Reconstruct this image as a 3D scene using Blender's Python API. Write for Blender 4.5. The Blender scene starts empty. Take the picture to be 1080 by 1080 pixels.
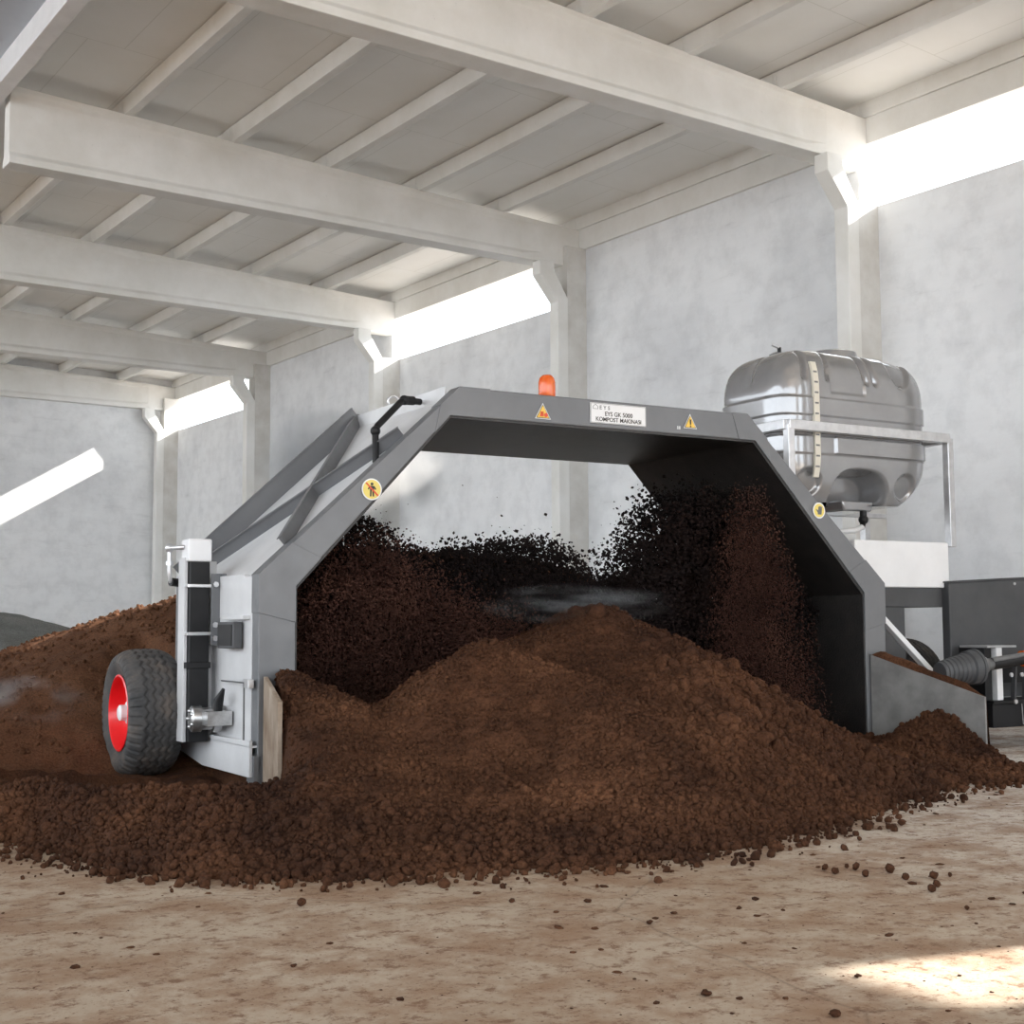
import bpy, bmesh, math, random
import numpy as np
from mathutils import Vector, Matrix
random.seed(7); RNG = np.random.default_rng(11)
C = bpy.context.scene.collection
PI = math.pi

# ------------------------------------------------------------------ materials
def mat(name, col, rough=.6, metal=0., spec=.5, coat=0.):
    m = bpy.data.materials.new(name); m.use_nodes = True
    b = m.node_tree.nodes['Principled BSDF']
    b.inputs['Base Color'].default_value = (*col, 1)
    b.inputs['Roughness'].default_value = rough
    b.inputs['Metallic'].default_value = metal
    b.inputs['Specular IOR Level'].default_value = spec
    b.inputs['Coat Weight'].default_value = coat
    return m
def N(m, t, **k):
    n = m.node_tree.nodes.new(t)
    for a, v in k.items(): setattr(n, a, v)
    return n
def L(m, a, b): m.node_tree.links.new(a, b)
def coords(m, scale=(1, 1, 1)):
    t = N(m, 'ShaderNodeTexCoord'); mp = N(m, 'ShaderNodeMapping')
    mp.inputs['Scale'].default_value = scale
    L(m, t.outputs['Object'], mp.inputs['Vector']); return mp.outputs['Vector']
def noise(m, vec, scale, detail=6, rough=.6):
    n = N(m, 'ShaderNodeTexNoise'); n.inputs['Scale'].default_value = scale
    n.inputs['Detail'].default_value = detail; n.inputs['Roughness'].default_value = rough
    L(m, vec, n.inputs['Vector']); return n.outputs['Fac']
def ramp(m, fac, stops):
    r = N(m, 'ShaderNodeValToRGB'); e = r.color_ramp.elements
    while len(e) < len(stops): e.new(.5)
    for i, (p, c) in enumerate(stops):
        e[i].position = p; e[i].color = (c, c, c, 1) if isinstance(c, (int, float)) else (*c, 1)
    L(m, fac, r.inputs['Fac']); return r.outputs['Color']
def mixc(m, fac, a, b, mode='MIX'):
    x = N(m, 'ShaderNodeMix', data_type='RGBA', blend_type=mode)
    for sock, v in ((x.inputs['Factor'], fac), (x.inputs[6], a), (x.inputs[7], b)):
        if isinstance(v, (int, float)): sock.default_value = v
        elif isinstance(v, tuple): sock.default_value = (*v, 1)
        else: L(m, v, sock)
    return x.outputs[2]
def setcol(m, c): L(m, c, m.node_tree.nodes['Principled BSDF'].inputs['Base Color'])
def setrough(m, c): L(m, c, m.node_tree.nodes['Principled BSDF'].inputs['Roughness'])
def bump(m, h, strength=.3, dist=.01):
    b = N(m, 'ShaderNodeBump'); b.inputs['Strength'].default_value = strength
    b.inputs['Distance'].default_value = dist
    L(m, h, b.inputs['Height']); L(m, b.outputs['Normal'], m.node_tree.nodes['Principled BSDF'].inputs['Normal'])

def mottled(name, c1, c2, scale, rough=.7, lo=.35, hi=.65, bmp=0, bscale=40, metal=0, spec=.5, stretch=(1, 1, 1)):
    m = mat(name, c1, rough, metal, spec); v = coords(m, stretch)
    setcol(m, ramp(m, noise(m, v, scale), [(lo, c1), (hi, c2)]))
    if bmp: bump(m, noise(m, v, bscale, 4), bmp, .01)
    return m
M = {}
# painted plaster wall: pale with cloudy stains and trowel marks
w = mat('white_plaster', (.7, .7, .7), .85, spec=.3); v = coords(w)
a = ramp(w, noise(w, v, .35, 5, .55), [(.3, (.68, .69, .705)), (.52, (.80, .81, .82)), (.75, (.86, .865, .87))])
b = ramp(w, noise(w, coords(w, (1, 1, 5)), .8, 8, .7), [(.42, 1.), (.60, .97), (.72, .84)])
c = ramp(w, noise(w, v, 2.3, 6, .65), [(.35, .9), (.55, 1.)])
setcol(w, mixc(w, 1., mixc(w, 1., a, b, 'MULTIPLY'), c, 'MULTIPLY')); bump(w, noise(w, v, 9, 8, .7), .25, .02)
M['plaster'] = w
w = mat('white_concrete', (.7, .69, .66), .75, spec=.3); v = coords(w)
a = ramp(w, noise(w, v, 1.1, 7, .6), [(.3, (.70, .69, .65)), (.6, (.80, .795, .77)), (.8, (.85, .845, .83))])
b = ramp(w, noise(w, v, 14, 6, .8), [(.27, .72), (.36, 1.)])
setcol(w, mixc(w, 1., a, b, 'MULTIPLY')); bump(w, noise(w, v, 12, 8, .7), .2, .01)
M['concrete'] = w
M['raw_concrete'] = mottled('stained_concrete', (.58, .56, .52), (.70, .69, .66), 2.2, .85, bmp=.2, bscale=15)
w = mat('roof_panel', (.62, .61, .56), .55, spec=.4); v = coords(w)
br = N(w, 'ShaderNodeTexBrick'); br.inputs['Scale'].default_value = 1; br.inputs['Mortar Size'].default_value = .008
br.inputs['Brick Width'].default_value = 1.0; br.inputs['Row Height'].default_value = 2.2
br.inputs['Color1'].default_value = br.inputs['Color2'].default_value = (1, 1, 1, 1); br.inputs['Mortar'].default_value = (.86, .86, .84, 1)
L(w, v, br.inputs['Vector'])
a = ramp(w, noise(w, v, .8, 5), [(.3, (.83, .82, .78)), (.7, (.88, .875, .85))])
setcol(w, mixc(w, 1., a, br.outputs['Color'], 'MULTIPLY'))
M['roof'] = w
M['blue_sheet'] = mottled('bluish_roof_sheet', (.42, .46, .52), (.50, .54, .60), .7, .5)
M['white_steel'] = mottled('white_painted_steel', (.74, .74, .75), (.82, .82, .83), 3, .4)

# floor: pale dusty concrete with brown compost dust trodden into it
f = mat('dusty_concrete_floor', (.5, .4, .3), .85, spec=.25); v = coords(f)
vs = coords(f, (1, 1.0, 1))
base = ramp(f, noise(f, v, .5, 6, .6), [(.3, (.36, .275, .195)), (.6, (.46, .375, .285)), (.8, (.56, .485, .40))])
sep = N(f, 'ShaderNodeSeparateXYZ'); L(f, v, sep.inputs[0])
mr = N(f, 'ShaderNodeMapRange'); mr.inputs[1].default_value = 4.6; mr.inputs[2].default_value = 9.5
L(f, sep.outputs['X'], mr.inputs[0])
clean = mixc(f, mr.outputs[0], base, (.70, .67, .62))
d1 = ramp(f, noise(f, v, 2.2, 9, .72), [(.44, 0.), (.55, .6), (.72, .95)])
d2 = ramp(f, noise(f, v, 11, 8, .75), [(.52, 0.), (.62, .85)])
d3 = ramp(f, noise(f, v, 45, 4, .6), [(.60, 0.), (.68, .85)])
col = mixc(f, d1, clean, (.26, .150, .085))
col = mixc(f, d2, col, (.17, .088, .050))
col = mixc(f, d3, col, (.16, .085, .045))
cr = N(f, 'ShaderNodeTexVoronoi', feature='DISTANCE_TO_EDGE'); cr.inputs['Scale'].default_value = .33
wn = N(f, 'ShaderNodeTexNoise'); wn.inputs['Scale'].default_value = 2.; L(f, v, wn.inputs['Vector'])
wv = mixc(f, .12, v, wn.outputs['Color']); L(f, wv, cr.inputs['Vector'])
crk = ramp(f, cr.outputs['Distance'], [(.0, .75), (.0035, 1.)])
setcol(f, mixc(f, 1., col, crk, 'MULTIPLY'))
bump(f, noise(f, v, 22, 9, .75), .6, .012)
M['floor'] = f

def compost(name, dark, mid, light, sc=3.):
    m = mat(name, mid, .95, spec=.15); v = coords(m)
    a = ramp(m, noise(m, v, sc * .35, 6, .65), [(.32, dark), (.52, mid), (.72, light)])
    b = ramp(m, noise(m, v, 55, 5, .7), [(.3, .45), (.5, 1.), (.72, 1.45)])
    setcol(m, mixc(m, 1., a, b, 'MULTIPLY'))
    bump(m, noise(m, v, 60, 6, .7), .9, .02); return m
M['compost'] = compost('moist_brown_compost', (.034, .0145, .0085), (.082, .035, .0175), (.165, .074, .037))
M['windrow'] = compost('dry_brown_compost', (.075, .033, .016), (.112, .050, .025), (.155, .074, .039))
M['grey_heap'] = compost('misty_grey_green_compost', (.16, .165, .155), (.22, .225, .215), (.29, .29, .275))  # grey-green heap; the mist over it is put into the lighter colour
M['backlit_wet'] = compost('backlit_wet_compost', (.012, .009, .009), (.019, .012, .011), (.034, .018, .014))  # wet compost in flight, with backlit shade put into its near-black colour
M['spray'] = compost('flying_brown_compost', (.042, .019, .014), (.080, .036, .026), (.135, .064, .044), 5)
M['brown_dust'] = M['compost']

p = mat('grey_machine_paint', (.16, .165, .17), .38, 0, .6); v = coords(p)
a = ramp(p, noise(p, v, 1.5, 6, .6), [(.35, (.125, .129, .137)), (.65, (.160, .163, .169))])
b = ramp(p, noise(p, v, 30, 6, .8), [(.60, 0.), (.78, .35)])
setcol(p, mixc(p, b, a, (.30, .27, .24))); setrough(p, ramp(p, noise(p, v, 8, 6), [(.3, .3), (.7, .5)]))
M['paint'] = p
M['skin'] = mottled('side_lit_grey_sheet', (.58, .58, .585), (.68, .68, .685), 2.2, .35, spec=.6)  # light from the left put into the colour, paler than the machine paint
M['skin_dirty'] = mottled('dusty_grey_plate', (.16, .155, .15), (.24, .235, .225), 5, .6)
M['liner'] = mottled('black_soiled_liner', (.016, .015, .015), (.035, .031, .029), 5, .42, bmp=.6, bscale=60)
M['black'] = mottled('black_paint', (.008, .008, .009), (.014, .014, .015), 6, .5, spec=.3)
M['dark_grey'] = mottled('dark_grey_paint', (.055, .056, .059), (.07, .071, .075), 3, .55)
M['galv'] = mottled('galvanised_steel', (.55, .55, .56), (.68, .68, .69), 9, .3, metal=.6)
M['white_paint'] = mottled('white_enamel', (.78, .78, .785), (.84, .84, .845), 3, .35)
M['steel'] = mottled('bare_steel', (.45, .45, .45), (.62, .62, .62), 20, .3, metal=.9)
M['rust'] = mottled('worn_edge_steel', (.19, .13, .085), (.40, .33, .26), 2.5, .85, .35, .65, bmp=.3)
r = mat('red_rim_paint', (.80, .010, .012), .35, coat=.4); v = coords(r)
setcol(r, ramp(r, noise(r, v, 6, 5), [(.35, (.86, .008, .014)), (.7, (.74, .010, .012))])); M['red'] = r
t = mat('dusty_tyre_rubber', (.03, .03, .03), .75); v = coords(t)
setcol(t, ramp(t, noise(t, v, 4, 7, .7), [(.35, (.032, .032, .033)), (.52, (.065, .060, .057)), (.75, (.15, .115, .09))]))
bump(t, noise(t, v, 60, 4), .3, .006); M['tyre'] = t
o = mat('orange_beacon_plastic', (.95, .16, .01), .2, coat=.5); v = coords(o, (1, 1, 0))
setcol(o, ramp(o, noise(o, v, 20, 2), [(.35, (.9, .10, .008)), (.7, (1., .26, .05))]))
o.node_tree.nodes['Principled BSDF'].inputs['Transmission Weight'].default_value = .25
M['orange'] = o
tk = mat('glossy_grey_tank_plastic', (.33, .33, .335), .12, 0.45, .8, .8); v = coords(tk)
setcol(tk, ramp(tk, noise(tk, v, 3, 5), [(.3, (.27, .27, .275)), (.7, (.33, .33, .335))]))
M['tank'] = tk
M['tank_dark'] = mottled('dark_grey_fitting', (.10, .10, .10), (.14, .14, .14), 6, .4)
M['hose'] = mottled('clear_grey_hose', (.55, .55, .55), (.65, .65, .65), 8, .3)
def plain(n, c, r=.5): return mottled(n, tuple(x * .96 for x in c), c, 8, r)
M['yellow'] = plain('sticker_yellow', (.86, .56, .09)); M['s_white'] = plain('sticker_white', (.82, .82, .82))
M['s_yel2'] = plain('pale_sticker_yellow', (.82, .66, .16))
M['ink'] = plain('black_ink', (.03, .025, .02)); M['s_red'] = plain('red_ink', (.75, .08, .03)); M['s_grey'] = plain('grey_ink', (.15, .15, .15))
M['gauge'] = plain('cream_gauge_strip', (.72, .68, .58))

# ------------------------------------------------------------------ mesh tools
class MB:
    def __init__(s): s.v = []; s.f = []
    def add(s, vs, fs):
        k = len(s.v); s.v += [tuple(x) for x in vs]; s.f += [tuple(i + k for i in f) for f in fs]; return s
    def box(s, x0, x1, y0, y1, z0, z1):
        return s.add([(x, y, z) for x in (x0, x1) for y in (y0, y1) for z in (z0, z1)],
                     [(0, 1, 3, 2), (4, 6, 7, 5), (0, 4, 5, 1), (2, 3, 7, 6), (0, 2, 6, 4), (1, 5, 7, 3)])
    def prism(s, pts, a, b, axis='y'):
        n = len(pts)
        def P(p, t): return {'y': (p[0], t, p[1]), 'x': (t, p[0], p[1]), 'z': (p[0], p[1], t)}[axis]
        return s.add([P(p, a) for p in pts] + [P(p, b) for p in pts],
                     [tuple(range(n))[::-1], tuple(range(n, 2 * n))] + [(i, (i + 1) % n, n + (i + 1) % n, n + i) for i in range(n)])
    def ribbon(s, outer, inner, a, b):
        """solid between two matching open polylines in x-z, from y=a to y=b"""
        n = len(outer)
        vs = [(p[0], y, p[1]) for y in (a, b) for l in (outer, inner) for p in l]
        O0, I0, O1, I1 = 0, n, 2 * n, 3 * n; fs = []
        for i in range(n - 1):
            fs += [(O0+i, I0+i, I0+i+1, O0+i+1), (O1+i, O1+i+1, I1+i+1, I1+i), (O0+i, O0+i+1, O1+i+1, O1+i), (I0+i, I1+i, I1+i+1, I0+i+1)]
        fs += [(O0, O1, I1, I0), (O0+n-1, I0+n-1, I1+n-1, O1+n-1)]
        return s.add(vs, fs)
    def bar(s, p, q, w, h=None, up=(0, 0, 1)):
        h = h or w; p, q, up = Vector(p), Vector(q), Vector(up); d = (q - p).normalized()
        x = d.cross(up).normalized(); y = x.cross(d)
        vs = [c + x * (w / 2 * i) + y * (h / 2 * j) for c in (p, q) for i, j in ((-1, -1), (1, -1), (1, 1), (-1, 1))]
        return s.add(vs, [(3, 2, 1, 0), (4, 5, 6, 7)] + [(i, (i + 1) % 4, 4 + (i + 1) % 4, 4 + i) for i in range(4)])
    def tube(s, pts, r, n=12, cap=True):
        pts = [Vector(p) for p in pts]; rs = r if isinstance(r, (list, tuple)) else [r] * len(pts)
        vs = []; fs = []; ref = None
        for i, p in enumerate(pts):
            d = (pts[min(i + 1, len(pts) - 1)] - pts[max(i - 1, 0)]).normalized()
            if ref is None: ref = d.orthogonal().normalized()
            x = (ref - d * ref.dot(d)).normalized(); ref = x; y = d.cross(x)
            for k in range(n):
                a = 2 * PI * k / n; vs.append(p + (x * math.cos(a) + y * math.sin(a)) * rs[i])
        for i in range(len(pts) - 1):
            for k in range(n): fs.append((i*n+k, i*n+(k+1) % n, (i+1)*n+(k+1) % n, (i+1)*n+k))
        if cap: fs += [tuple(range(n))[::-1], tuple(range((len(pts)-1)*n, len(pts)*n))]
        return s.add(vs, fs)
    def lathe(s, prof, c, axis, n=32):
        """prof: list of (r, t) round an axis through c"""
        c = Vector(c); a = Vector(axis).normalized(); x = a.orthogonal().normalized(); y = a.cross(x)
        m = len(prof); vs = []; fs = []
        for k in range(n):
            d = x * math.cos(2*PI*k/n) + y * math.sin(2*PI*k/n)
            vs += [c + d * r + a * t for r, t in prof]
        for k in range(n):
            for i in range(m - 1):
                k2 = (k + 1) % n; fs.append((k*m+i, k2*m+i, k2*m+i+1, k*m+i+1))
        return s.add(vs, fs)
    def ball(s, c, r, n=12, m=8, sz=1.):
        return s.lathe([(r * math.sin(PI*i/m) + 1e-5, -r * sz * math.cos(PI*i/m)) for i in range(m + 1)], c, (0, 0, 1), n)
    def build(s, name, m, parent=None, bevel=0, smooth=0, loc=None):
        me = bpy.data.meshes.new(name); me.from_pydata(s.v, [], s.f); me.update()
        bm = bmesh.new(); bm.from_mesh(me); bmesh.ops.recalc_face_normals(bm, faces=bm.faces); bm.to_mesh(me); bm.free()
        ob = bpy.data.objects.new(name, me); C.objects.link(ob)
        for mm in (m if isinstance(m, list) else [m]): me.materials.append(mm)
        if parent: ob.parent = parent
        if loc: ob.location = loc
        if smooth:
            for q in me.polygons: q.use_smooth = True
            me.set_sharp_from_angle(angle=math.radians(smooth))
        if bevel:
            bv = ob.modifiers.new('bevel', 'BEVEL'); bv.width = bevel; bv.segments = 2; bv.limit_method = 'ANGLE'
        return ob
def npmesh(name, V, F, m, smooth=True, parent=None):
    me = bpy.data.meshes.new(name); V = np.asarray(V, np.float32); F = np.asarray(F, np.int32); k = F.shape[1]
    me.vertices.add(len(V)); me.vertices.foreach_set('co', V.ravel())
    me.loops.add(F.size); me.loops.foreach_set('vertex_index', F.ravel())
    me.polygons.add(len(F)); me.polygons.foreach_set('loop_start', np.arange(0, F.size, k, dtype=np.int32))
    me.polygons.foreach_set('use_smooth', np.full(len(F), smooth)); me.update(calc_edges=True); me.validate()
    me.materials.append(m); ob = bpy.data.objects.new(name, me); C.objects.link(ob)
    if parent: ob.parent = parent
    return ob
def empty(name, loc=(0, 0, 0), rz=0):
    o = bpy.data.objects.new(name, None); C.objects.link(o); o.location = loc; o.rotation_euler = (0, 0, rz); return o
def tag(o, label=None, cat=None, group=None, kind=None):
    for k, v in (('label', label), ('category', cat), ('group', group), ('kind', kind)):
        if v: o[k] = v
    return o
def struct(o, label, cat): return tag(o, label, cat, kind='structure')

# ------------------------------------------------------------------ the hall
XD = 15.02; Y0 = 12.57; BAY = 6.65; XW = 15.06; XV = 4.90         # eave line, first frame, bay, wall face, valley
def top_z(x): return 8.36 + .044 * (XD - x)                       # top of the roof beams
struct(MB().box(-40, 45, -40, 60, -.3, 0).build('floor', M['floor']), 'dusty pale concrete floor streaked with brown compost', 'floor')
wr = MB(); ZW = 7.07
wr.box(XW, XW + .2, .52, Y0 + 4 * BAY + .6, 0, ZW)               # wall up to the strip openings
wr.box(XW, XW + .2, -7.2, .52, 6.93, ZW); wr.box(XW, XW + .2, -.95, -.12, 0, ZW); wr.box(XW, XW + .2, -14, -7.2, 0, ZW)   # big doorway beyond the frame; pier in it added to shape the sun patch
wr.box(XW, XW + .2, Y0 + .2, Y0 + BAY + .2, ZW, 8.2); wr.box(XW, XW + .2, Y0 + 2*BAY + .2, Y0 + 3*BAY + .2, ZW, 8.2)
wr.box(XW, XW + .2, -14, 10.0, ZW, 8.75)  # unseen upper infill, its end set to cut sun entering the near bay
struct(wr.build('wall_right', M['plaster']), 'tall white plastered side wall with open strips under the eaves', 'wall')
YB = Y0 + 4 * BAY - .02
struct(MB().box(-14, XW + .2, YB, YB + .25, 0, 9.6).build('wall_back', M['plaster']), 'white plastered end wall crossed by a band of sunlight', 'wall')
# roof skin on each side of the valley
rs = MB(); x0, x1 = XV - .10, XW + .35
za, zb = top_z(x0) + .235, top_z(x1) + .235
rs.prism([(x0, za), (x1, zb), (x1, zb + .1), (x0, za + .1)], -14, YB + .3, 'y')
struct(rs.build('ceiling', M['roof']), 'pale panelled roof lining above the purlins', 'ceiling')
r2 = MB(); r2.prism([(-14, 10.6), (XV - .22, 8.95), (XV - .22, 9.05), (-14, 10.7)], -14, YB + .3, 'y')
struct(r2.build('ceiling', M['blue_sheet']), 'bluish roof sheet beyond the white valley channel, top left', 'ceiling')
vc = MB(); vc.box(XV - .22, XV - .06, -14, YB + .1, 8.62, 9.06); vc.box(XV - .25, XV - .03, -14, YB + .1, 8.56, 8.62)
struct(vc.build('trim_1', M['white_steel'], bevel=.01), 'white steel valley channel along the roof, top left corner', 'channel')
order = ['nearest, across the top of the picture', 'second from the front', 'third from the front', 'fourth from the front', 'furthest, against the end wall']
for i in range(-2, 5):
    y = Y0 + BAY * i
    if i == 4: y -= .25
    b = MB(); xs = [XV + .05, XD]
    n = 24; sec = []
    for j in range(n + 1):
        x = xs[0] + (xs[1] - xs[0]) * j / n
        zb_ = 7.658 - .003 * (x - XD); zt = top_z(x)
        solid = x > XD - 1.15                                        # solid end block
        d = .0 if solid else .055
        sec.append([(x, y, zb_), (x, y, zb_ + .10), (x, y + d, zb_ + .17), (x, y + d, zt - .14), (x, y, zt - .08), (x, y, zt),
                    (x, y + .36, zt), (x, y + .36, zt - .08), (x, y + .36 - d, zt - .14), (x, y + .36 - d, zb_ + .17), (x, y + .36, zb_ + .10), (x, y + .36, zb_)])
    vs = [p for s_ in sec for p in s_]; m = 12
    fs = [(j*m+k, j*m+(k+1) % m, (j+1)*m+(k+1) % m, (j+1)*m+k) for j in range(n) for k in range(m)] + [tuple(range(m)), tuple(range(n*m, n*m+m))]
    b.add(vs, fs)
    lab = 'white concrete roof beam, ' + (order[i] if i >= 0 else 'behind the viewpoint')
    struct(b.build('roof_beam', M['concrete'], bevel=.012), lab, 'beam')
    # column with the corbel that carries the beam
    yc = y - .14; c = MB()
    c.prism([(14.40, 0), (14.63, 0), (14.63, 7.02), (14.33, 7.5), (14.33, 7.655), (14.02, 7.655), (14.02, 7.40), (14.40, 6.95)], yc, yc + .24, 'y')
    col = struct(c.build('column', M['concrete'], bevel=.012), 'white concrete wall column with a corbel, carrying the beam ' + (order[i] if i >= 0 else 'behind the viewpoint'), 'column')
    r_ = MB().box(14.63, XW + .03, yc + .02, yc + .40, 0, ZW if i in (-2, 0, 2) else 8.0)
    r_.build('column_back', M['raw_concrete'], col)
# purlins and the eave beam, one length per bay
for i in range(-2, 4):
    ya, yb = Y0 + BAY * i + .06, Y0 + BAY * (i + 1) + .06
    bay = ['first', 'second', 'third', 'fourth'][i] + ' bay' if i >= 0 else 'bay overhead'
    for k, x in enumerate([13.36, 11.68, 10.01, 8.33, 6.65]):
        z = top_z(x) - .012
        pb = MB(); pb.prism([(x - .075, z), (x + .055, z), (x + .085, z + .235), (x - .105, z + .235)], ya, yb, 'y')
        struct(pb.build('purlin', M['concrete'], bevel=.008), 'pale concrete purlin in the %s, %s from the wall' % (bay, ['first', 'second', 'third', 'fourth', 'fifth'][k]), 'purlin')
    eb = MB(); eb.box(XD - .02, XD + .26, ya, yb, 7.987, 8.37); eb.box(XD - .05, XD + .26, ya, yb, 8.37, 8.61)
    struct(eb.build('eave_beam', M['concrete'], bevel=.01), 'white concrete eave beam closing the roof edge in the ' + bay, 'beam')

# ------------------------------------------------------------------ the compost turner (local frame: x across, y away, z up)
MO = (4.018, 8.796, 0); MR = math.radians(-4.573)
mc = tag(empty('compost_turner', MO, MR), 'grey steel arch-shaped compost turner straddling the brown heap, red-rimmed wheel on its left', 'machine')
WD, ZB, ZT, CI, DEP = 6.0, 1.57, 3.02, 1.59, 1.86
outer = [(0, .02), (0, ZB), (CI, ZT), (WD - CI, ZT), (WD, ZB), (WD, .02)]
inner = [(.27, .02), (.27, ZB - .08), (1.50, ZT - .225), (WD - 1.50, ZT - .225), (WD - .25, ZB - .09), (WD - .25, .02)]
# front frame: straight tubes with mitred corner pieces standing slightly proud
MB().ribbon(outer, inner, 0, .14).build('front_frame', M['paint'], mc, bevel=.008)
def lerp(p, q, t): return (p[0] + (q[0] - p[0]) * t, p[1] + (q[1] - p[1]) * t)
def corner(i, ta, tb, name='corner_sleeve'):
    o3 = [lerp(outer[i], outer[i-1], ta), outer[i], lerp(outer[i], outer[i+1], tb)]
    i3 = [lerp(inner[i], inner[i-1], ta), inner[i], lerp(inner[i], inner[i+1], tb)]
    g = .006
    def off(l, s):
        cx, cz = 3.0, 1.0; r = []
        for (x, z) in l:
            d = Vector((x - cx, z - cz)).normalized() * (g * s); r.append((x + d.x, z + d.y))
        return r
    MB().ribbon(off(o3, 1), off(i3, -.3), -.006, .146).build(name, M['paint'], mc, bevel=.004)
corner(1, .175, .155); corner(2, .105, .095); corner(3, .06, .14); corner(4, .145, .235)
# rear frame: upstanding flat arch
ro = [(-.02, .25), (-.02, ZB + .02), (CI - .05, ZT + .04), (WD - CI + .05, ZT + .04), (WD + .02, ZB + .02), (WD + .02, .25)]
ri = [(.2, .25), (.2, ZB - .06), (CI - .02, ZT - .15), (WD - CI + .02, ZT - .15), (WD - .2, ZB - .06), (WD - .2, .25)]
MB().ribbon(ro, ri, DEP - .03, DEP + .03).build('rear_frame', M['paint'], mc, bevel=.005)
# outer skin and the black soiled lining inside the tunnel
so = [(.035, .32), (.035, ZB - .01), (CI + .01, ZT - .03), (WD - CI - .01, ZT - .03), (WD - .035, ZB - .01), (WD - .035, .1)]
si = [(.055, .32), (.055, ZB - .02), (CI + .02, ZT - .05), (WD - CI - .02, ZT - .05), (WD - .055, ZB - .02), (WD - .055, .1)]
MB().ribbon(so, si, .135, DEP - .02).build('outer_skin', M['skin'], mc)
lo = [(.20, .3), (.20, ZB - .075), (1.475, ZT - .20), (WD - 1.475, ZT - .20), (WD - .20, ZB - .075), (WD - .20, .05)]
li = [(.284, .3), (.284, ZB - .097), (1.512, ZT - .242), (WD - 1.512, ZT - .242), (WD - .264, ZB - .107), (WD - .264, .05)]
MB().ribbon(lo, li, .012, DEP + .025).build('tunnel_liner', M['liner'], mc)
# stiffeners crossing the left sloping panel (flat plates standing on the skin)
nrm = Vector((-(ZT - ZB), 0, CI)).normalized(); dirs = Vector((CI, 0, ZT - ZB)).normalized()
def slope_pt(t, y, h=0): p = Vector((0.02, y, ZB - .03)) + dirs * t + nrm * h; return p
def plate(t0, y0, t1, y1, hgt, th=.012):
    a, b = slope_pt(t0, y0), slope_pt(t1, y1); d = (b - a).normalized(); s = d.cross(nrm) * th / 2
    vs = [a - s, a + s, b + s, b - s]; vs = vs + [x + nrm * hgt for x in vs]
    q = [(3, 2, 1, 0), (4, 5, 6, 7), (0, 1, 5, 4), (1, 2, 6, 5), (2, 3, 7, 6), (3, 0, 4, 7)]
    s2 = s.normalized() * .022; c = [x + nrm * hgt for x in (a - s2, a + s2, b + s2, b - s2)]     # folded top flange
    return MB().add(vs, q).add(c + [x + nrm * .008 for x in c], q)
LT = (Vector((CI, ZT)) - Vector((0, ZB))).length
plate(.32, .12, LT - .06, DEP - .08, .10).build('cross_stiffener', M['paint'], mc, bevel=.003)
plate(.12, 1.62, LT - .55, .15, .10).build('cross_stiffener', M['paint'], mc, bevel=.003)
plate(.03, DEP - .06, LT - .02, DEP - .06, .165, .02).build('edge_stiffener', M['paint'], mc, bevel=.003)
MB().box(CI - .05, CI - .035, .16, DEP - .04, ZT - .18, ZT + .025).build('shoulder_plate', M['skin'], mc, bevel=.003)
# mirror-side stiffeners on the right sloping panel
def mplate(*a):
    b = plate(*a); b.v = [(WD - x, y, z) for x, y, z in b.v]; return b
mplate(.05, DEP - .06, LT, DEP - .06, .2, .02).build('edge_stiffener', M['paint'], mc, bevel=.003)
mplate(.25, .15, LT - .15, DEP - .1, .08).build('cross_stiffener', M['paint'], mc, bevel=.003)
# lifting eye and hydraulic pipe on the shoulder
tor = MB().tube([(1.60 + .05 * math.cos(a * PI / 6), 1.2, 3.03 + .05 + .05 * math.sin(a * PI / 6)) for a in range(13)], .013, 8)
tor.build('lifting_eye', M['galv'], mc, smooth=50)
hp = MB(); path = [(1.015, .28, 2.40), (1.02, .30, 2.68), (1.04, .31, 2.72), (1.30, .44, 2.945), (1.34, .46, 2.965), (1.50, .50, 2.97)]
hp.tube(path, .026, 12)
for q in (path[1], path[4]): hp.ball(q, .040)
hp.tube([(1.34, .46, 2.965), (1.43, .48, 2.97)], .036, 12)
pipe = hp.build('hydraulic_pipe', M['black'], mc, smooth=50)
MB().tube([(1.48, .495, 2.97), (1.58, .51, 2.97)], .018, 10).build('pipe_union', M['galv'], pipe, smooth=50)

# left end wall furniture
ew = MB(); ew.box(-.006, .036, .13, .30, .33, 1.56); ew.box(-.008, .036, 1.62, DEP, .33, 1.60)
ew.box(-.004, .036, .30, 1.62, 1.27, 1.58); ew.box(-.002, .036, .3, 1.62, .33, 1.3)
ew.build('end_panel', M['skin'], mc, bevel=.004)
MB().box(-.012, -.004, 1.70, 1.78, .68, 1.30).build('panel_slot', M['black'], mc)
MB().box(-.06, .0, .16, .62, 1.255, 1.285).build('panel_ledge', M['skin'], mc, bevel=.003)
sl = MB(); sl.prism([(.02, .17), (1.05, .17), (1.6, .24), (1.6, .40), (.02, .42)], -.055, -.03, 'x')
sl.box(-.055, .2, .02, 1.6, .37, .385)
sl.build('bottom_sill', M['skin'], mc, bevel=.004)
MB().box(-.03, .03, .0, .14, .0, .32).build('leg_foot', M['paint'], mc, bevel=.005)
dk = MB().box(-.09, -.02, .28, .62, 1.05, 1.24); dk.build('valve_box', M['dark_grey'], mc, bevel=.008)
MB().box(-.096, -.088, .30, .60, 1.07, 1.22).build('valve_box_lid', M['black'], mc)
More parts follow.
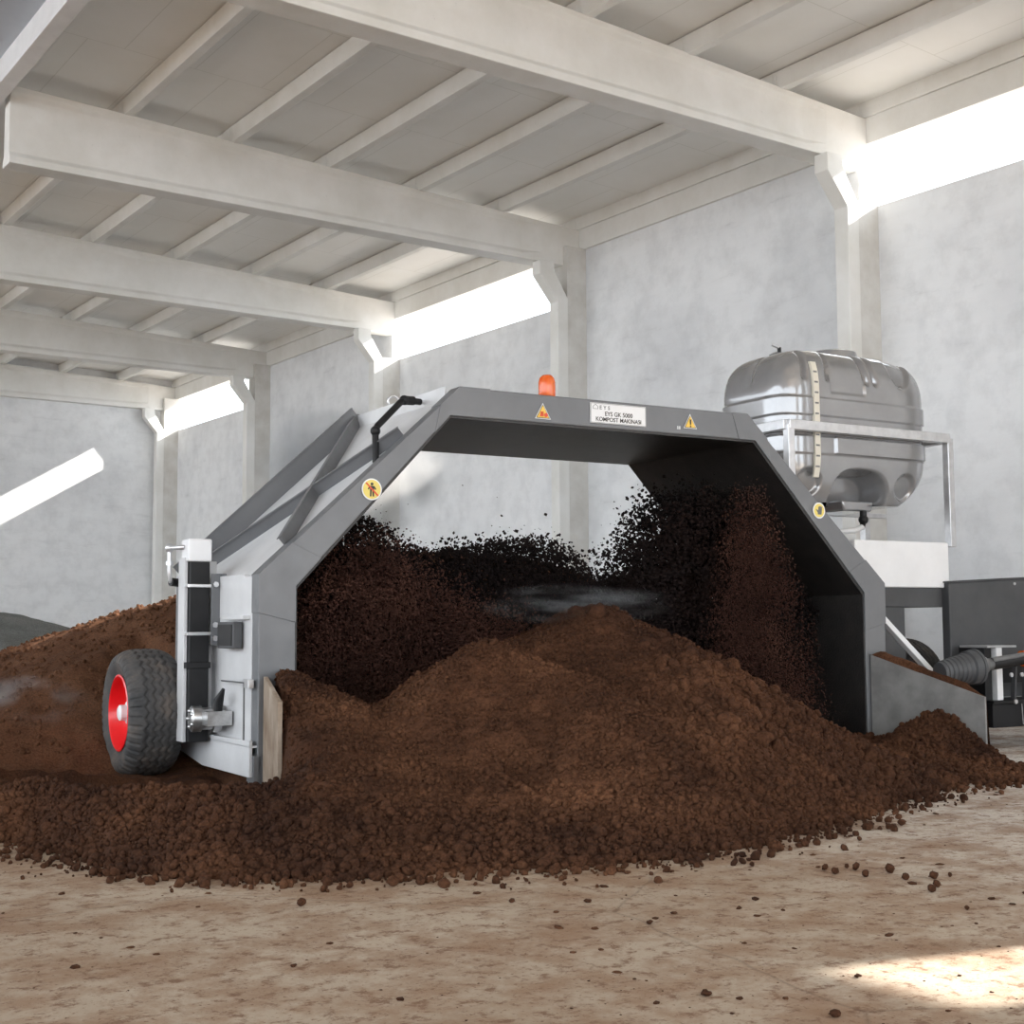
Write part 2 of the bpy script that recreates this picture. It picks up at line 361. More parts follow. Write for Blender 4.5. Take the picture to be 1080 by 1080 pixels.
# lift post of the left wheel: inner leg, sleeve and crank
pu, pv = -.15, .93
MB().box(pu - .075, pu + .075, pv - .075, pv + .075, .36, 1.70).build('lift_post', M['black'], mc, bevel=.006)
MB().box(pu - .10, pu + .085, pv - .09, pv + .085, .90, .945).build('post_collar', M['black'], mc, bevel=.004)
hb = MB().box(pu - .095, pu + .085, pv - .09, pv + .09, 1.69, 1.86).build('post_head', M['white_paint'], mc, bevel=.012)
for zc in (1.155, 1.51): MB().box(pu - .10, pu + .08, pv - .10, pv + .06, zc - .012, zc + .012).build('post_strap', M['galv'], mc, bevel=.003)
gs = MB(); gs.box(pu - .105, pu - .078, pv - .03, pv + .12, .36, 1.72); gs.box(pu - .1, .03, pv + .085, pv + .11, .36, 1.70)
gs.build('post_guide', M['skin'], mc, bevel=.004)
ab = MB(); ab.box(pu + .08, pu + .17, pv - .10, pv - .085, 1.07, 1.60); ab.box(pu + .155, pu + .17, pv - .18, pv - .085, 1.07, 1.60)
ab.build('post_bracket', M['paint'], mc, bevel=.003)
for zc in (1.52, 1.22, 1.12): MB().lathe([(.001, -.02), (.018, -.02), (.022, -.008), (.022, .01), (.001, .01)], (pu + .11, pv - .11, zc), (0, -1, 0), 6).build('bracket_bolt', M['galv'], mc, smooth=40)
ck = MB(); ck.tube([(pu - .09, pv, 1.80), (pu - .155, pv + .16, 1.80)], .018, 10); ck.ball((pu - .16, pv + .17, 1.80), .036)
ck.tube([(pu - .16, pv + .17, 1.80), (pu - .16, pv + .17, 1.62), (pu - .15, pv + .17, 1.55), (pu - .05, pv + .2, 1.53)], .017, 10)
ck.tube([(pu - .16, pv + .17, 1.70), (pu - .16, pv + .17, 1.67)], .028, 10)
crank = ck.build('crank', M['galv'], mc, smooth=50)
MB().tube([(pu - .15, pv + .17, 1.545), (pu + .02, pv + .22, 1.53)], .032, 12).build('crank_grip', M['black'], crank, smooth=50)
MB().tube([(-.20, .0 + 1.5, .555), (.05, 1.5, .555)], .05, 14).build('axle', M['black'], mc, smooth=50)
MB().bar((pu, pv, .50), (-.12, 1.5, .555), .11, .14).build('axle_arm', M['black'], mc, bevel=.006)
# hydraulic motor on the lower panel
hm = MB(); cx = (-.13, .70, .54)
hm.lathe([(.001, -.13), (.075, -.13), (.095, -.115), (.095, -.05), (.08, -.045), (.08, .03), (.1, .035), (.1, .09), (.06, .095), (.06, .2)], cx, (1, -.12, 0), 24)
for k in range(5):
    a = 2 * PI * k / 5; hm.ball((cx[0] - .125, cx[1] + .06 * math.cos(a), cx[2] + .06 * math.sin(a)), .018)
hm.box(-.2, -.02, .48, .62, .50, .60)
mot = hm.build('hydraulic_motor', M['steel'], mc, smooth=40)
MB().tube([(-.1, .56, .58), (-.1, .54, .68), (-.08, .50, .76)], [.03, .035, .012], 12).build('grease_boot', M['black'], mot, smooth=50)
MB().tube([(-.06, .60, .815), (-.06, .12, .815), (-.06, .12, .42)], .007, 6).build('hydraulic_line', M['tank_dark'], mc)
MB().box(-.062, -.02, .03, .16, .78, .84).build('line_clip', M['galv'], mc, bevel=.004)

# front guide plates (left flares to the left, right flares to the right)
def guide(p, q, zt0, zt1, zb0, zb1, m, th=.03):
    p, q = Vector(p), Vector(q); d = (q - p).normalized(); s = Vector((-d.y, d.x)) * th / 2
    vs = []
    for c, za_, zb_ in ((p, zb0, zt0), (q, zb1, zt1)):
        for sg in (-1, 1):
            for z in (za_, zb_): vs.append((c.x + s.x * sg, c.y + s.y * sg, z))
    return MB().add(vs, [(0, 1, 3, 2), (4, 6, 7, 5), (0, 4, 5, 1), (2, 3, 7, 6), (1, 5, 7, 3), (0, 2, 6, 4)])
guide((.05, -.01), (-.22, -1.0), .86, .74, .02, .03, M['rust']).build('guide_plate', M['rust'], mc, bevel=.004)['label'] = 'worn brown guide plate in front of left leg'
guide((5.80, -.01), (6.10, -1.03), .93, .575, .02, .03, M['skin_dirty']).build('guide_plate', M['skin_dirty'], mc, bevel=.004)['label'] = 'grey guide plate in front of right leg, tapering forward'

# wheels
def make_wheel(side):
    w = MB(); n, k = 480, 64; R, Wd = .485, .42
    rim_r = .285
    prof = []
    for j in range(k + 1):
        s = j / k
        if s < .2: t = s / .2; r = rim_r + (R - .055 - rim_r) * t ** .8; x = -Wd/2 * (.82 + .18 * math.sin(PI * t * .75))
        elif s > .8: t = (1 - s) / .2; r = rim_r + (R - .055 - rim_r) * t ** .8; x = Wd/2 * (.82 + .18 * math.sin(PI * t * .75))
        else:
            u = (s - .5) / .3; x = u * Wd/2 * .955; r = R - .055 * abs(u) ** 3.5
        prof.append((x, r, s))
    P = np.array(prof); th = np.arange(n) * 2 * PI / n
    X = np.repeat(P[None, :, 0], n, 0); Rr = np.repeat(P[None, :, 1], n, 0); S = np.repeat(P[None, :, 2], n, 0); T = np.repeat(th[:, None], k + 1, 1)
    zig = .014 * (2 / PI) * np.arcsin(np.sin(T * 34)); u = X / (Wd / 2)
    g = np.zeros_like(X)
    for c in (-.42, -.14, .14, .42): g = np.maximum(g, np.clip(1 - (np.abs(X + zig - c * Wd / 2) / .0085) ** 4, 0, 1))
    lug = (np.mod(T * 42 / (2 * PI) + (X > 0) * .5, 1) < .34) & (np.abs(u) > .60) & (S > .12) & (S < .88)
    g = np.maximum(g, lug * 1.)
    tread = (S > .13) & (S < .87)
    Rr = Rr - .016 * g * tread
    V = np.stack([X, Rr * np.cos(T), Rr * np.sin(T)], -1).reshape(-1, 3)
    i = np.arange(n)[:, None]; j = np.arange(k)[None, :]
    a = i * (k + 1) + j; b = ((i + 1) % n) * (k + 1) + j
    F = np.stack([a, b, b + 1, a + 1], -1).reshape(-1, 4)
    root = empty('wheel')
    npmesh('tyre', V, F, M['tyre'], True, root)
    s = side
    rm = MB().lathe([(.292, s*.185), (.278, s*.19), (.268, s*.175), (.262, s*.10), (.235, s*.065), (.12, s*.045), (.10, s*.06), (.001, s*.06)], (0, 0, 0), (1, 0, 0), 64)
    rm.lathe([(.287, -.185), (.27, -.18), (.262, .1)], (0, 0, 0), (1, 0, 0), 64)
    rim = rm.build('rim', M['red'], root, smooth=40)
    for q in range(6):
        a = 2 * PI * q / 6 + .3
        MB().lathe([(.001, .0), (.016, .0), (.016, .016), (.001, .018)], (s * .055, .16 * math.cos(a), .16 * math.sin(a)), (s, 0, 0), 6).build('wheel_nut', M['galv'], rim)
    hub = MB().lathe([(.085, .045), (.085, .12), (.06, .13), (.06, .175), (.045, .185), (.001, .187)], (0, 0, 0), (s, 0, 0), 24).build('hub', M['white_paint'], root, smooth=40)
    MB().lathe([(.001, .0), (.028, .0), (.028, .006), (.001, .006)], (s * .06, .05, -.215), (s, 0, .1), 16).build('rim_hole', M['black'], rim)
    return root
for nm, side, loc in (('l', -1, (-.385, 1.5, .555)), ('r', 1, (7.76, 1.5, .56))):
    wl = make_wheel(side); wl.parent = mc; wl.location = loc

# ---- stickers and sign on the front frame (thin plates on the paint)
def disc(c, r, m, name, parent, y, n=40):
    return MB().prism([(c[0] + r * math.cos(2*PI*i/n), c[1] + r * math.sin(2*PI*i/n)) for i in range(n)], y, y + .002, 'y').build(name, m, parent)
def poly(pts, m, name, parent, y): return MB().prism(pts, y, y + .002, 'y').build(name, m, parent)
def person(cx, cz, h, parent, y, m):
    s = h / 10.; b = MB(); n = 16
    b.prism([(cx + 1.1*s*math.cos(2*PI*i/n), cz + 3.7*s + 1.1*s*math.sin(2*PI*i/n)) for i in range(n)], y, y + .002)
    b.prism([(cx - 1.5*s, cz - .9*s), (cx + 1.5*s, cz - .9*s), (cx + 1.7*s, cz + 2.4*s), (cx - 1.7*s, cz + 2.4*s)], y, y + .002)
    for q in (-1, 1):
        b.prism([(cx + q*1.7*s, cz + 2.4*s), (cx + q*3.3*s, cz + .2*s), (cx + q*2.5*s, cz - .3*s), (cx + q*1.4*s, cz + 1.2*s)], y, y + .002)
        b.prism([(cx + q*.25*s, cz - .9*s), (cx + q*1.5*s, cz - .9*s), (cx + q*1.6*s, cz - 5*s), (cx + q*.45*s, cz - 5*s)], y, y + .002)
    return b.build('figure', m, parent)
Y1 = -.010
sc = (.85, 2.2)
st = disc(sc, .080, M['s_white'], 'prohibition_sticker', mc, Y1); st['label'] = 'round yellow no-entry sticker with a crossed-out figure'
disc(sc, .070, M['s_yel2'], 'sticker_face', st, Y1 - .002); person(sc[0], sc[1], .105, st, Y1 - .004, M['ink'])
poly([(sc[0] - .052, sc[1] + .042), (sc[0] - .044, sc[1] + .050), (sc[0] + .052, sc[1] - .042), (sc[0] + .044, sc[1] - .050)], M['s_red'], 'red_slash', st, Y1 - .006)
sc = (5.215, 2.21)
st = disc(sc, .072, M['s_white'], 'hand_sticker', mc, Y1); st['label'] = 'round yellow sticker with a grey hand'
disc(sc, .060, M['s_yel2'], 'sticker_face', st, Y1 - .002)
hx = sc[0] + .006; hz = sc[1] - .002; hb_ = MB()
hb_.prism([(hx - .024, hz - .034), (hx + .018, hz - .034), (hx + .024, hz + .006), (hx - .018, hz + .010)], Y1 - .004, Y1 - .002)
for k in range(4): hb_.prism([(hx - .018 + .0108*k, hz + .004), (hx - .0095 + .0108*k, hz + .004), (hx - .006 + .0112*k, hz + .036 + .004*(k in (1, 2))), (hx - .0145 + .0112*k, hz + .036 + .004*(k in (1, 2)))], Y1 - .004, Y1 - .002)
hb_.prism([(hx - .022, hz - .018), (hx - .016, hz - .002), (hx - .040, hz + .014), (hx - .044, hz + .008)], Y1 - .004, Y1 - .002)
hb_.build('hand', M['s_grey'], st)
def triangle(cx, cz, r, lab):
    def tri(rr): return [(cx + rr * math.cos(a), cz + rr * math.sin(a)) for a in (PI/2, PI/2 + 2*PI/3, PI/2 + 4*PI/3)]
    s = poly(tri(r), M['s_white'], 'warning_sticker', mc, Y1); s['label'] = lab
    i = poly(tri(r * .86), M['ink'], 'sticker_border', s, Y1 - .002); poly(tri(r * .76), M['yellow'], 'sticker_face', s, Y1 - .004)
    return s
tr = triangle(2.325, 2.868, .085, 'yellow warning triangle with a hand, below the orange beacon')
hb_ = MB()
hb_.prism([(2.293, 2.845), (2.325, 2.845), (2.330, 2.862), (2.300, 2.866)], Y1 - .007, Y1 - .005)
for k in range(3): hb_.prism([(2.298 + .010*k, 2.862), (2.305 + .010*k, 2.862), (2.309 + .010*k, 2.884), (2.302 + .010*k, 2.884)], Y1 - .007, Y1 - .005)
n = 14; hb_.prism([(2.350 + .017*math.cos(2*PI*i/n), 2.857 + .017*math.sin(2*PI*i/n)) for i in range(n)], Y1 - .007, Y1 - .005)
hb_.build('sticker_symbol', M['s_red'], tr)
tr = triangle(3.785, 2.890, .082, 'yellow warning triangle with an exclamation mark')
ex_ = MB().prism([(3.777, 2.925), (3.793, 2.925), (3.790, 2.880), (3.780, 2.880)], Y1 - .007, Y1 - .005)
ex_.prism([(3.779, 2.872), (3.791, 2.872), (3.791, 2.860), (3.779, 2.860)], Y1 - .007, Y1 - .005).build('exclamation_mark', M['ink'], tr)
for xx in (3.655, 3.675): MB().box(xx - .005, xx + .005, Y1, -.004, 2.835, 2.862).build('screw_mark', M['s_white'], mc)
sg = MB().box(2.775, 3.325, Y1 - .003, -.0015, 2.830, 2.995).build('name_sign', M['s_white'], mc, bevel=.002); sg['label'] = 'white sign with black lettering'
bd = MB()
for a in ((2.779, 3.321, 2.834, 2.8365), (2.779, 3.321, 2.9885, 2.991), (2.779, 2.7815, 2.834, 2.991), (3.3185, 3.321, 2.834, 2.991)): bd.box(a[0], a[1], Y1 - .0045, Y1 - .003, a[2], a[3])
bd.build('sign_border', M['s_grey'], sg)
def text(s, x, z, size, m, parent, name, y, align='LEFT', space=1.):
    cu = bpy.data.curves.new(name, 'FONT'); cu.body = s; cu.size = size; cu.align_x = align; cu.extrude = .0006; cu.offset = .0006; cu.space_character = space
    cu.materials.append(m); o = bpy.data.objects.new(name, cu); C.objects.link(o); o.parent = parent
    bpy.context.view_layer.update()
    me = bpy.data.meshes.new_from_object(o); bpy.data.objects.remove(o)
    o = bpy.data.objects.new(name, me); C.objects.link(o); o.parent = parent
    o.location = (x, y, z); o.rotation_euler = (PI / 2, 0, 0); return o
text('E Y S', 2.862, 2.944, .044, M['s_grey'], sg, 'sign_text', Y1 - .0045, space=1.1)
text('EYS GK 5000', 3.05, 2.893, .050, M['ink'], sg, 'sign_text', Y1 - .0045, 'CENTER')
text('KOMPOST MAKINASI', 3.05, 2.848, .048, M['ink'], sg, 'sign_text', Y1 - .0045, 'CENTER')
lg = MB()
for p_, q_ in (((2.800, 2.945), (2.800, 2.965)), ((2.800, 2.965), (2.823, 2.982)), ((2.823, 2.982), (2.846, 2.965)), ((2.846, 2.965), (2.846, 2.945)), ((2.846, 2.945), (2.800, 2.945))):
    lg.bar((p_[0], Y1 - .0045, p_[1]), (q_[0], Y1 - .0045, q_[1]), .003, .002, up=(0, 1, 0))
lg.build('sign_logo', M['s_grey'], sg)
# beacon on the top beam
bc = MB().lathe([(.001, .0), (.075, .0), (.075, .03), (.001, .03)], (2.52, .24, 3.02), (0, 0, 1), 28).build('beacon_base', M['black'], mc, smooth=40)
MB().lathe([(.066, .03), (.07, .04), (.07, .15), (.062, .185), (.04, .21), (.001, .218)], (2.52, .24, 3.02), (0, 0, 1), 32).build('beacon_lens', M['orange'], bc, smooth=50)

# ---- drive unit outside the right leg: white box, dark housings, tank stand
MB().box(6.06, 7.33, .42, 1.30, 1.55, 2.0).build('white_casing', M['white_paint'], mc, bevel=.012)
dh = MB(); dh.box(6.04, 7.30, .45, 1.28, 1.36, 1.55); dh.box(6.04, 6.74, .46, .80, .62, 1.37)
dh.build('gearbox_housing', M['dark_grey'], mc, bevel=.008)
MB().bar((6.02, .12, 1.30), (6.80, .12, .66), .07, .05).build('support_strut', M['white_paint'], mc, bevel=.004)
cab = MB(); cab.prism([(7.25, .46), (9.3, .46), (9.3, 1.69), (8.15, 1.645), (7.25, 1.60)], .36, .46, 'y')
cb = cab.build('side_cabinet', M['dark_grey'], mc, bevel=.010)
MB().prism([(7.235, 1.598), (8.15, 1.643), (9.32, 1.688), (9.32, 1.706), (8.15, 1.661), (7.235, 1.616)], .34, .48, 'y').build('cabinet_lid', M['dark_grey'], cb, bevel=.004)
MB().lathe([(.001, 0), (.014, 0), (.014, .012), (.001, .014)], (8.2, .358, 1.60), (0, -1, 0), 12).build('cabinet_bolt', M['galv'], cb)
sx = MB(); V_ = .80
stn = MB(); uA, uB, vA, vB, zT, zB_ = 5.50, 7.68, .70, 1.90, 3.10, 2.0
for (p_, q_) in (((uA, vA, zT), (uB, vA, zT)), ((uA, vB, zT), (uB, vB, zT)), ((uA, vA, zT), (uA, vB, zT)), ((uB, vA, zT), (uB, vB, zT))):
    stn.bar(p_, q_, .085, .095)
for (u_, v_) in ((uB, vA), (uB, vB), (uA + .02, vA), (uA, vB)): stn.bar((u_, v_, zT), (u_, v_, zB_ - .02), .08, .08, up=(0, 1, 0))
stn.bar((6.7, vB, zT - .1), (6.7, vB, zB_), .075, .075, up=(0, 1, 0))
stn.bar((uA, vB - .3, 2.36), (uB, vB - .3, 2.36), .05, .05)
stn.box(5.9, 7.75, 1.28, 1.94, 1.95, 2.0)
stn.build('tank_stand', M['galv'], mc, bevel=.006)
# black hitch frame in front of the cabinet
hf = MB(); hf.box(7.34, 9.2, -.05, .30, .20, .43); hf.box(7.30, 9.2, -.10, .30, .43, .462); hf.box(7.27, 7.53, .05, .28, .46, .97)
hf.box(7.27, 7.37, -.03, .25, .46, .97)
hit = hf.build('hitch_frame', M['black'], mc, bevel=.006)
MB().box(7.405, 7.485, -.06, .06, .462, .97).build('hitch_post', M['white_paint'], hit, bevel=.004)
MB().box(7.26, 7.67, -.08, .26, .965, .985).build('hitch_cap', M['galv'], hit, bevel=.003)
for u_ in (7.67, 7.83): MB().bar((u_, -.02, .46), (u_ + .035, -.02, .78), .05, .02).build('hitch_rib', M['dark_grey'], hit)
for (u_, z_) in ((7.605, .70), (7.755, .70), (7.60, .445)): MB().lathe([(.001, 0), (.022, 0), (.022, .015), (.001, .018)], (u_, -.055 if z_ > .5 else -.1, z_), (0, -1, 0), 12).build('hitch_bolt', M['galv'], hit)
MB().bar((7.745, -.055, .42), (7.76, -.055, .22), .006, .006).build('hitch_wire', M['galv'], hit)
hm_ = MB().box(7.6, 8.9, .05, .3, .62, .80); hm_.build('hitch_beam', M['black'], hit)

# ---- drive shaft with rubber boot (top-level: coupled between turner and tractor)
ds = tag(empty('drive_shaft', MO, MR), 'black drive shaft with ribbed rubber guard cone, beside the right guide plate', 'shaft')
p0 = Vector((6.36, -.30, .755)); dd = Vector((1.0, -.12, .115)).normalized()
prof = [(.001, 0), (.09, 0), (.095, .03)]
t_ = .03
for k in range(6): prof += [(.105 + .006*k, t_ + .006), (.108 + .006*k, t_ + .03), (.098 + .007*k, t_ + .036), (.1 + .007*k, t_ + .046)]; t_ += .046
prof += [(.155, t_ + .01), (.155, t_ + .085), (.165, t_ + .09), (.165, t_ + .115), (.15, t_ + .115), (.14, t_ + .03), (.06, t_ - .03)]
MB().lathe(prof, p0, dd, 48).build('guard_cone', M['dark_grey'], ds, smooth=40)
MB().lathe([(.05, t_ - .05), (.05, t_ + .16), (.08, t_ + .18), (.08, t_ + .22), (.055, t_ + .25), (.055, t_ + .33), (.05, t_ + .33)], p0, dd, 24).build('yoke', M['tank_dark'], ds, smooth=40)
MB().tube([p0 + dd * (t_ + .3), p0 + dd * 2.3], .058, 20).build('shaft_tube', M['black'], ds, smooth=50)
MB().tube([p0 + dd * (t_ + .28) + Vector((0, -.03, .035)), p0 + dd * 2.3 + Vector((0, -.03, .035))], .028, 12).build('shaft_rib', M['tank_dark'], ds, smooth=50)
MB().lathe([(.05, 0), (.075, 0), (.075, .09), (.05, .09)], p0 + dd * (t_ + .68), dd, 24).build('safety_ring', M['orange'], ds, smooth=40)

# ------------------------------------------------------------------ water tank on the stand
tkE = tag(empty('water_tank', MO, MR), 'glossy grey plastic water tank resting in the metal stand at the right', 'tank')
TU, TV = 6.53, 1.29; HU, HV = 1.00, .52
def sstep(a, b, x): t = np.clip((x - a) / (b - a), 0, 1); return t * t * (3 - 2 * t)
nz, na = 150, 420
zz = np.concatenate([np.linspace(2.395, 3.92, nz)])
AA = np.linspace(0, 2 * PI, 200001); e_ = 2 / 7.
ux_ = np.sign(np.cos(AA)) * np.abs(np.cos(AA)) ** e_; uy_ = np.sign(np.sin(AA)) * np.abs(np.sin(AA)) ** e_
al = np.concatenate([[0], np.cumsum(np.hypot(np.diff(ux_ * HU), np.diff(uy_ * HV)))])
q_ = np.linspace(0, al[-1], na, endpoint=False); UX = np.interp(q_, al, ux_); UY = np.interp(q_, al, uy_)
V = []
for z in zz:
    top = np.clip((z - 3.42) / .50, 0, 1); st_ = (1 - top ** 2.6) ** (1 / 2.6) if top < 1 else 0
    bot = np.clip((2.85 - z) / .46, 0, 1); sb = 1 - .30 * bot ** 2.2
    su = HU * (.50 + .50 * st_) * sb if top > 0 else HU * sb
    sv = HV * (.45 + .55 * st_) * (1 - .22 * bot ** 2.2)
    waist = .012 if 3.0 < z < 3.2 else 0
    x = su * UX; y = sv * UY
    # horizontal bands moulded around the shell
    band = .014 * (sstep(3.225, 3.235, z) - sstep(3.40, 3.412, z)) + .012 * (sstep(2.84, 2.86, z) - sstep(3.02, 3.03, z))
    f_ = 1 + band / HU; x = x * f_; y = y * (1 + band / HV)
    front = y < -.6 * sv
    dep = np.zeros_like(x)
    if z > 3.38:
        for gx in (-.74, -.44, .14, .25):
            dep = np.maximum(dep, .05 * np.exp(-((x - gx + (z - 3.4) * .12 * np.sign(gx)) / .026) ** 2) * sstep(3.56, 3.62, z) * (1 - sstep(3.86, 3.92, z)))
        # slight sunk panels between the grooves
        dep += .018 * ((x > -.38) & (x < .08)) * sstep(3.45, 3.49, z) + .05 * (1 - sstep(.8, 1.0, np.sqrt(((x - .60) / .17) ** 2 + ((z - 3.85) / .28) ** 2)))
    if z < 2.9:
        # arched foot recess and the two corner hollows
        r1 = (np.abs((x - .02) / .40) ** 3 + np.abs((z - 2.34) / .40) ** 3) ** (1 / 3); dep = np.maximum(dep, .34 * (1 - sstep(.84, 1.0, r1)))
        for gx in (-.66, .64):
            r2_ = np.sqrt(((x - gx) / .16) ** 2 + ((z - 2.58) / .15) ** 2); dep = np.maximum(dep, .05 * (1 - sstep(.7, 1.0, r2_)))
    if 2.86 < z < 3.03: dep -= .022 * ((x > -.36) & (x < .92))
    y = np.where(front, y + dep, y)
    side_ = np.abs(x) > .93 * su
    x = np.where(side_, x - np.sign(x) * .02 * np.exp(-((y) / .05) ** 2) * (sstep(3.5, 3.6, z)), x)
    V.append(np.stack([x + TU, y + TV, np.full_like(x, z)], -1))
V = np.array(V).reshape(-1, 3)
i = np.arange(nz - 1)[:, None]; j = np.arange(na)[None, :]
a = i * na + j; b = i * na + (j + 1) % na
F = np.stack([a, b, b + na, a + na], -1).reshape(-1, 4)
cT, cB = len(V), len(V) + 1
V = np.vstack([V, [[TU, TV, 3.945], [TU, TV, 2.395]]])
j = np.arange(na)
Fc = np.concatenate([np.stack([(nz-1)*na + j, (nz-1)*na + (j+1) % na, np.full(na, cT), np.full(na, cT)], -1), np.stack([(j+1) % na, j, np.full(na, cB), np.full(na, cB)], -1)])
tb = MB(); tb.v = [tuple(p_) for p_ in V]; tb.f = [tuple(q) for q in F] + [tuple(q[:3]) for q in Fc]
tb.build('tank_body', M['tank'], tkE, smooth=60)
sp = MB(); sp.prism([(TU - .02, 2.335), (TU + .36, 2.335), (TU + .40, 2.44), (TU - .05, 2.44)], TV - .28, TV + .2, 'y')
sp.build('tank_sump', M['tank'], tkE, bevel=.02, smooth=40)
MB().lathe([(.001, .05), (.23, .05), (.26, .035), (.27, 0), (.27, -.05)], (TU + .10, TV - .02, 3.945), (0, 0, 1), 40).build('tank_lid', M['tank'], tkE, smooth=35)
cp_ = MB().lathe([(.001, .05), (.08, .05), (.11, .03), (.12, -.04)], (TU - .42, TV + .18, 3.93), (0, 0, 1), 24).build('vent_cap', M['tank'], tkE, smooth=35)
MB().tube([(TU - .42, TV + .18, 3.98), (TU - .42, TV + .18, 4.04)], .02, 8).build('vent_valve', M['black'], cp_)
MB().bar((TU - .52, TV + .18, 4.06), (TU - .40, TV + .18, 4.03), .03, .015).build('valve_lever', M['galv'], cp_)
gg = MB(); pts = []; GX = -.60
for k in range(12):
    z = 2.62 + (3.76 - 2.62) * k / 11; top = np.clip((z - 3.42) / .50, 0, 1); st_ = (1 - top ** 2.6) ** (1 / 2.6)
    bot = np.clip((2.85 - z) / .46, 0, 1); pts.append((TV - HV * (.45 + .55 * st_) * (1 - .22 * bot ** 2.2) - .026, z))
vs = []; fs = []
for k, (y_, z_) in enumerate(pts):
    for u_ in (GX - .035, GX + .035):
        vs += [(TU + u_ - (.06 if z_ < 2.8 else 0) * (2.8 - z_), y_, z_), (TU + u_, y_ + .03, z_)]
for k in range(11):
    q = 4 * k; fs += [(q, q+2, q+6, q+4), (q+2, q+3, q+7, q+6), (q+3, q+1, q+5, q+7), (q+1, q, q+4, q+5)]
fs += [(0, 1, 3, 2), (44, 46, 47, 45)]
gauge = MB().add(vs, fs).build('level_gauge', M['gauge'], tkE)
for k, (y_, z_) in enumerate(pts):
    if 0 < k < 11: MB().box(TU + GX - .025 - (.06 if z_ < 2.8 else 0) * (2.8 - z_), TU + GX + .02, y_ - .004, y_ + .004, z_ - .008, z_ + .008).build('gauge_mark', M['s_grey'], gauge)
vl = MB().tube([(TU + .22, TV - .3, 2.34), (TU + .22, TV - .3, 2.22)], .035, 12); vl.ball((TU + .22, TV - .3, 2.25), .05)
vl.tube([(TU + .22, TV - .3, 2.23), (TU + .17, TV - .33, 2.17)], .03, 12)
vl.build('outlet_valve', M['black'], tkE, smooth=50)
MB().tube([(TU + .19, TV - .32, 2.18), (TU + .05, TV - .36, 2.135), (TU - .2, TV - .3, 2.11), (TU - .5, TV - .1, 2.12), (TU - .8, TV + .1, 2.05)], .030, 12).build('outlet_hose', M['hose'], tkE, smooth=50)

# ------------------------------------------------------------------ compost
def vnoise(x, y, seed):
    r = np.random.default_rng(seed).random((256, 256)); xi = np.floor(x).astype(int); yi = np.floor(y).astype(int)
    fx, fy = x - xi, y - yi; fx = fx * fx * (3 - 2 * fx); fy = fy * fy * (3 - 2 * fy)
    g = lambda a, b: r[a % 256, b % 256]
    return (g(xi, yi) * (1 - fx) + g(xi + 1, yi) * fx) * (1 - fy) + (g(xi, yi + 1) * (1 - fx) + g(xi + 1, yi + 1) * fx) * fy - .5
def fbm(x, y, f, o, seed, gain=.55):
    s = 0; a = 1
    for k in range(o): s = s + a * vnoise(x * f * 2 ** k + 31.7 * k, y * f * 2 ** k + 17.3 * k, seed + k); a *= gain
    return s
def toe_dist(x, y, poly):
    """signed distance inside a closed outline (positive inside)"""
    P = np.array(poly); d = np.full(x.shape, 1e9); ins = np.zeros(x.shape, bool)
    for k in range(len(P)):
        a, b = P[k], P[(k + 1) % len(P)]; ab = b - a
        t = np.clip(((x - a[0]) * ab[0] + (y - a[1]) * ab[1]) / (ab @ ab), 0, 1)
        d = np.minimum(d, np.hypot(x - a[0] - t * ab[0], y - a[1] - t * ab[1]))
        cond = (a[1] > y) != (b[1] > y)
        with np.errstate(divide='ignore', invalid='ignore'): xi = a[0] + (y - a[1]) * ab[0] / ab[1]
        ins ^= cond & (x < xi)
    return np.where(ins, d, -d)
def ridge(x, y, a, b, slope, slope_f=None, r=.12):
    """height of a rounded ridge from a=(x,y,z) to b, falling with the given slopes"""
    a, b = np.array(a, float), np.array(b, float); ab = b[:2] - a[:2]; l2 = max(ab @ ab, 1e-9)
    t = np.clip(((x - a[0]) * ab[0] + (y - a[1]) * ab[1]) / l2, 0, 1)
    dx, dy = x - a[0] - t * ab[0], y - a[1] - t * ab[1]
    d = np.hypot(dx, dy)
    s = slope if slope_f is None else np.where(dy < 0, slope_f * (dy / (d + 1e-6)) ** 2 + slope * (dx / (d + 1e-6)) ** 2, slope)
    return a[2] + (b[2] - a[2]) * t - s * (np.sqrt(d * d + r * r) - r)
def smax(a, b, k=.06): h = np.clip(.5 + .5 * (a - b) / k, 0, 1); return b * (1 - h) + a * h + k * h * (1 - h)
TOE = [(-4.6, .6), (-3.0, -.1), (-1.84, -.98), (-1.55, -1.9), (-1.25, -2.5), (-.8, -2.82), (-.32, -3.02), (.44, -3.28), (1.1, -3.3), (1.7, -3.2), (2.6, -2.85), (3.6, -2.42), (4.5, -1.98),
       (5.25, -1.95), (5.75, -1.78), (6.30, -1.15), (6.62, -.6), (6.7, .3), (6.5, 1.9), (-4.9, 1.9)]
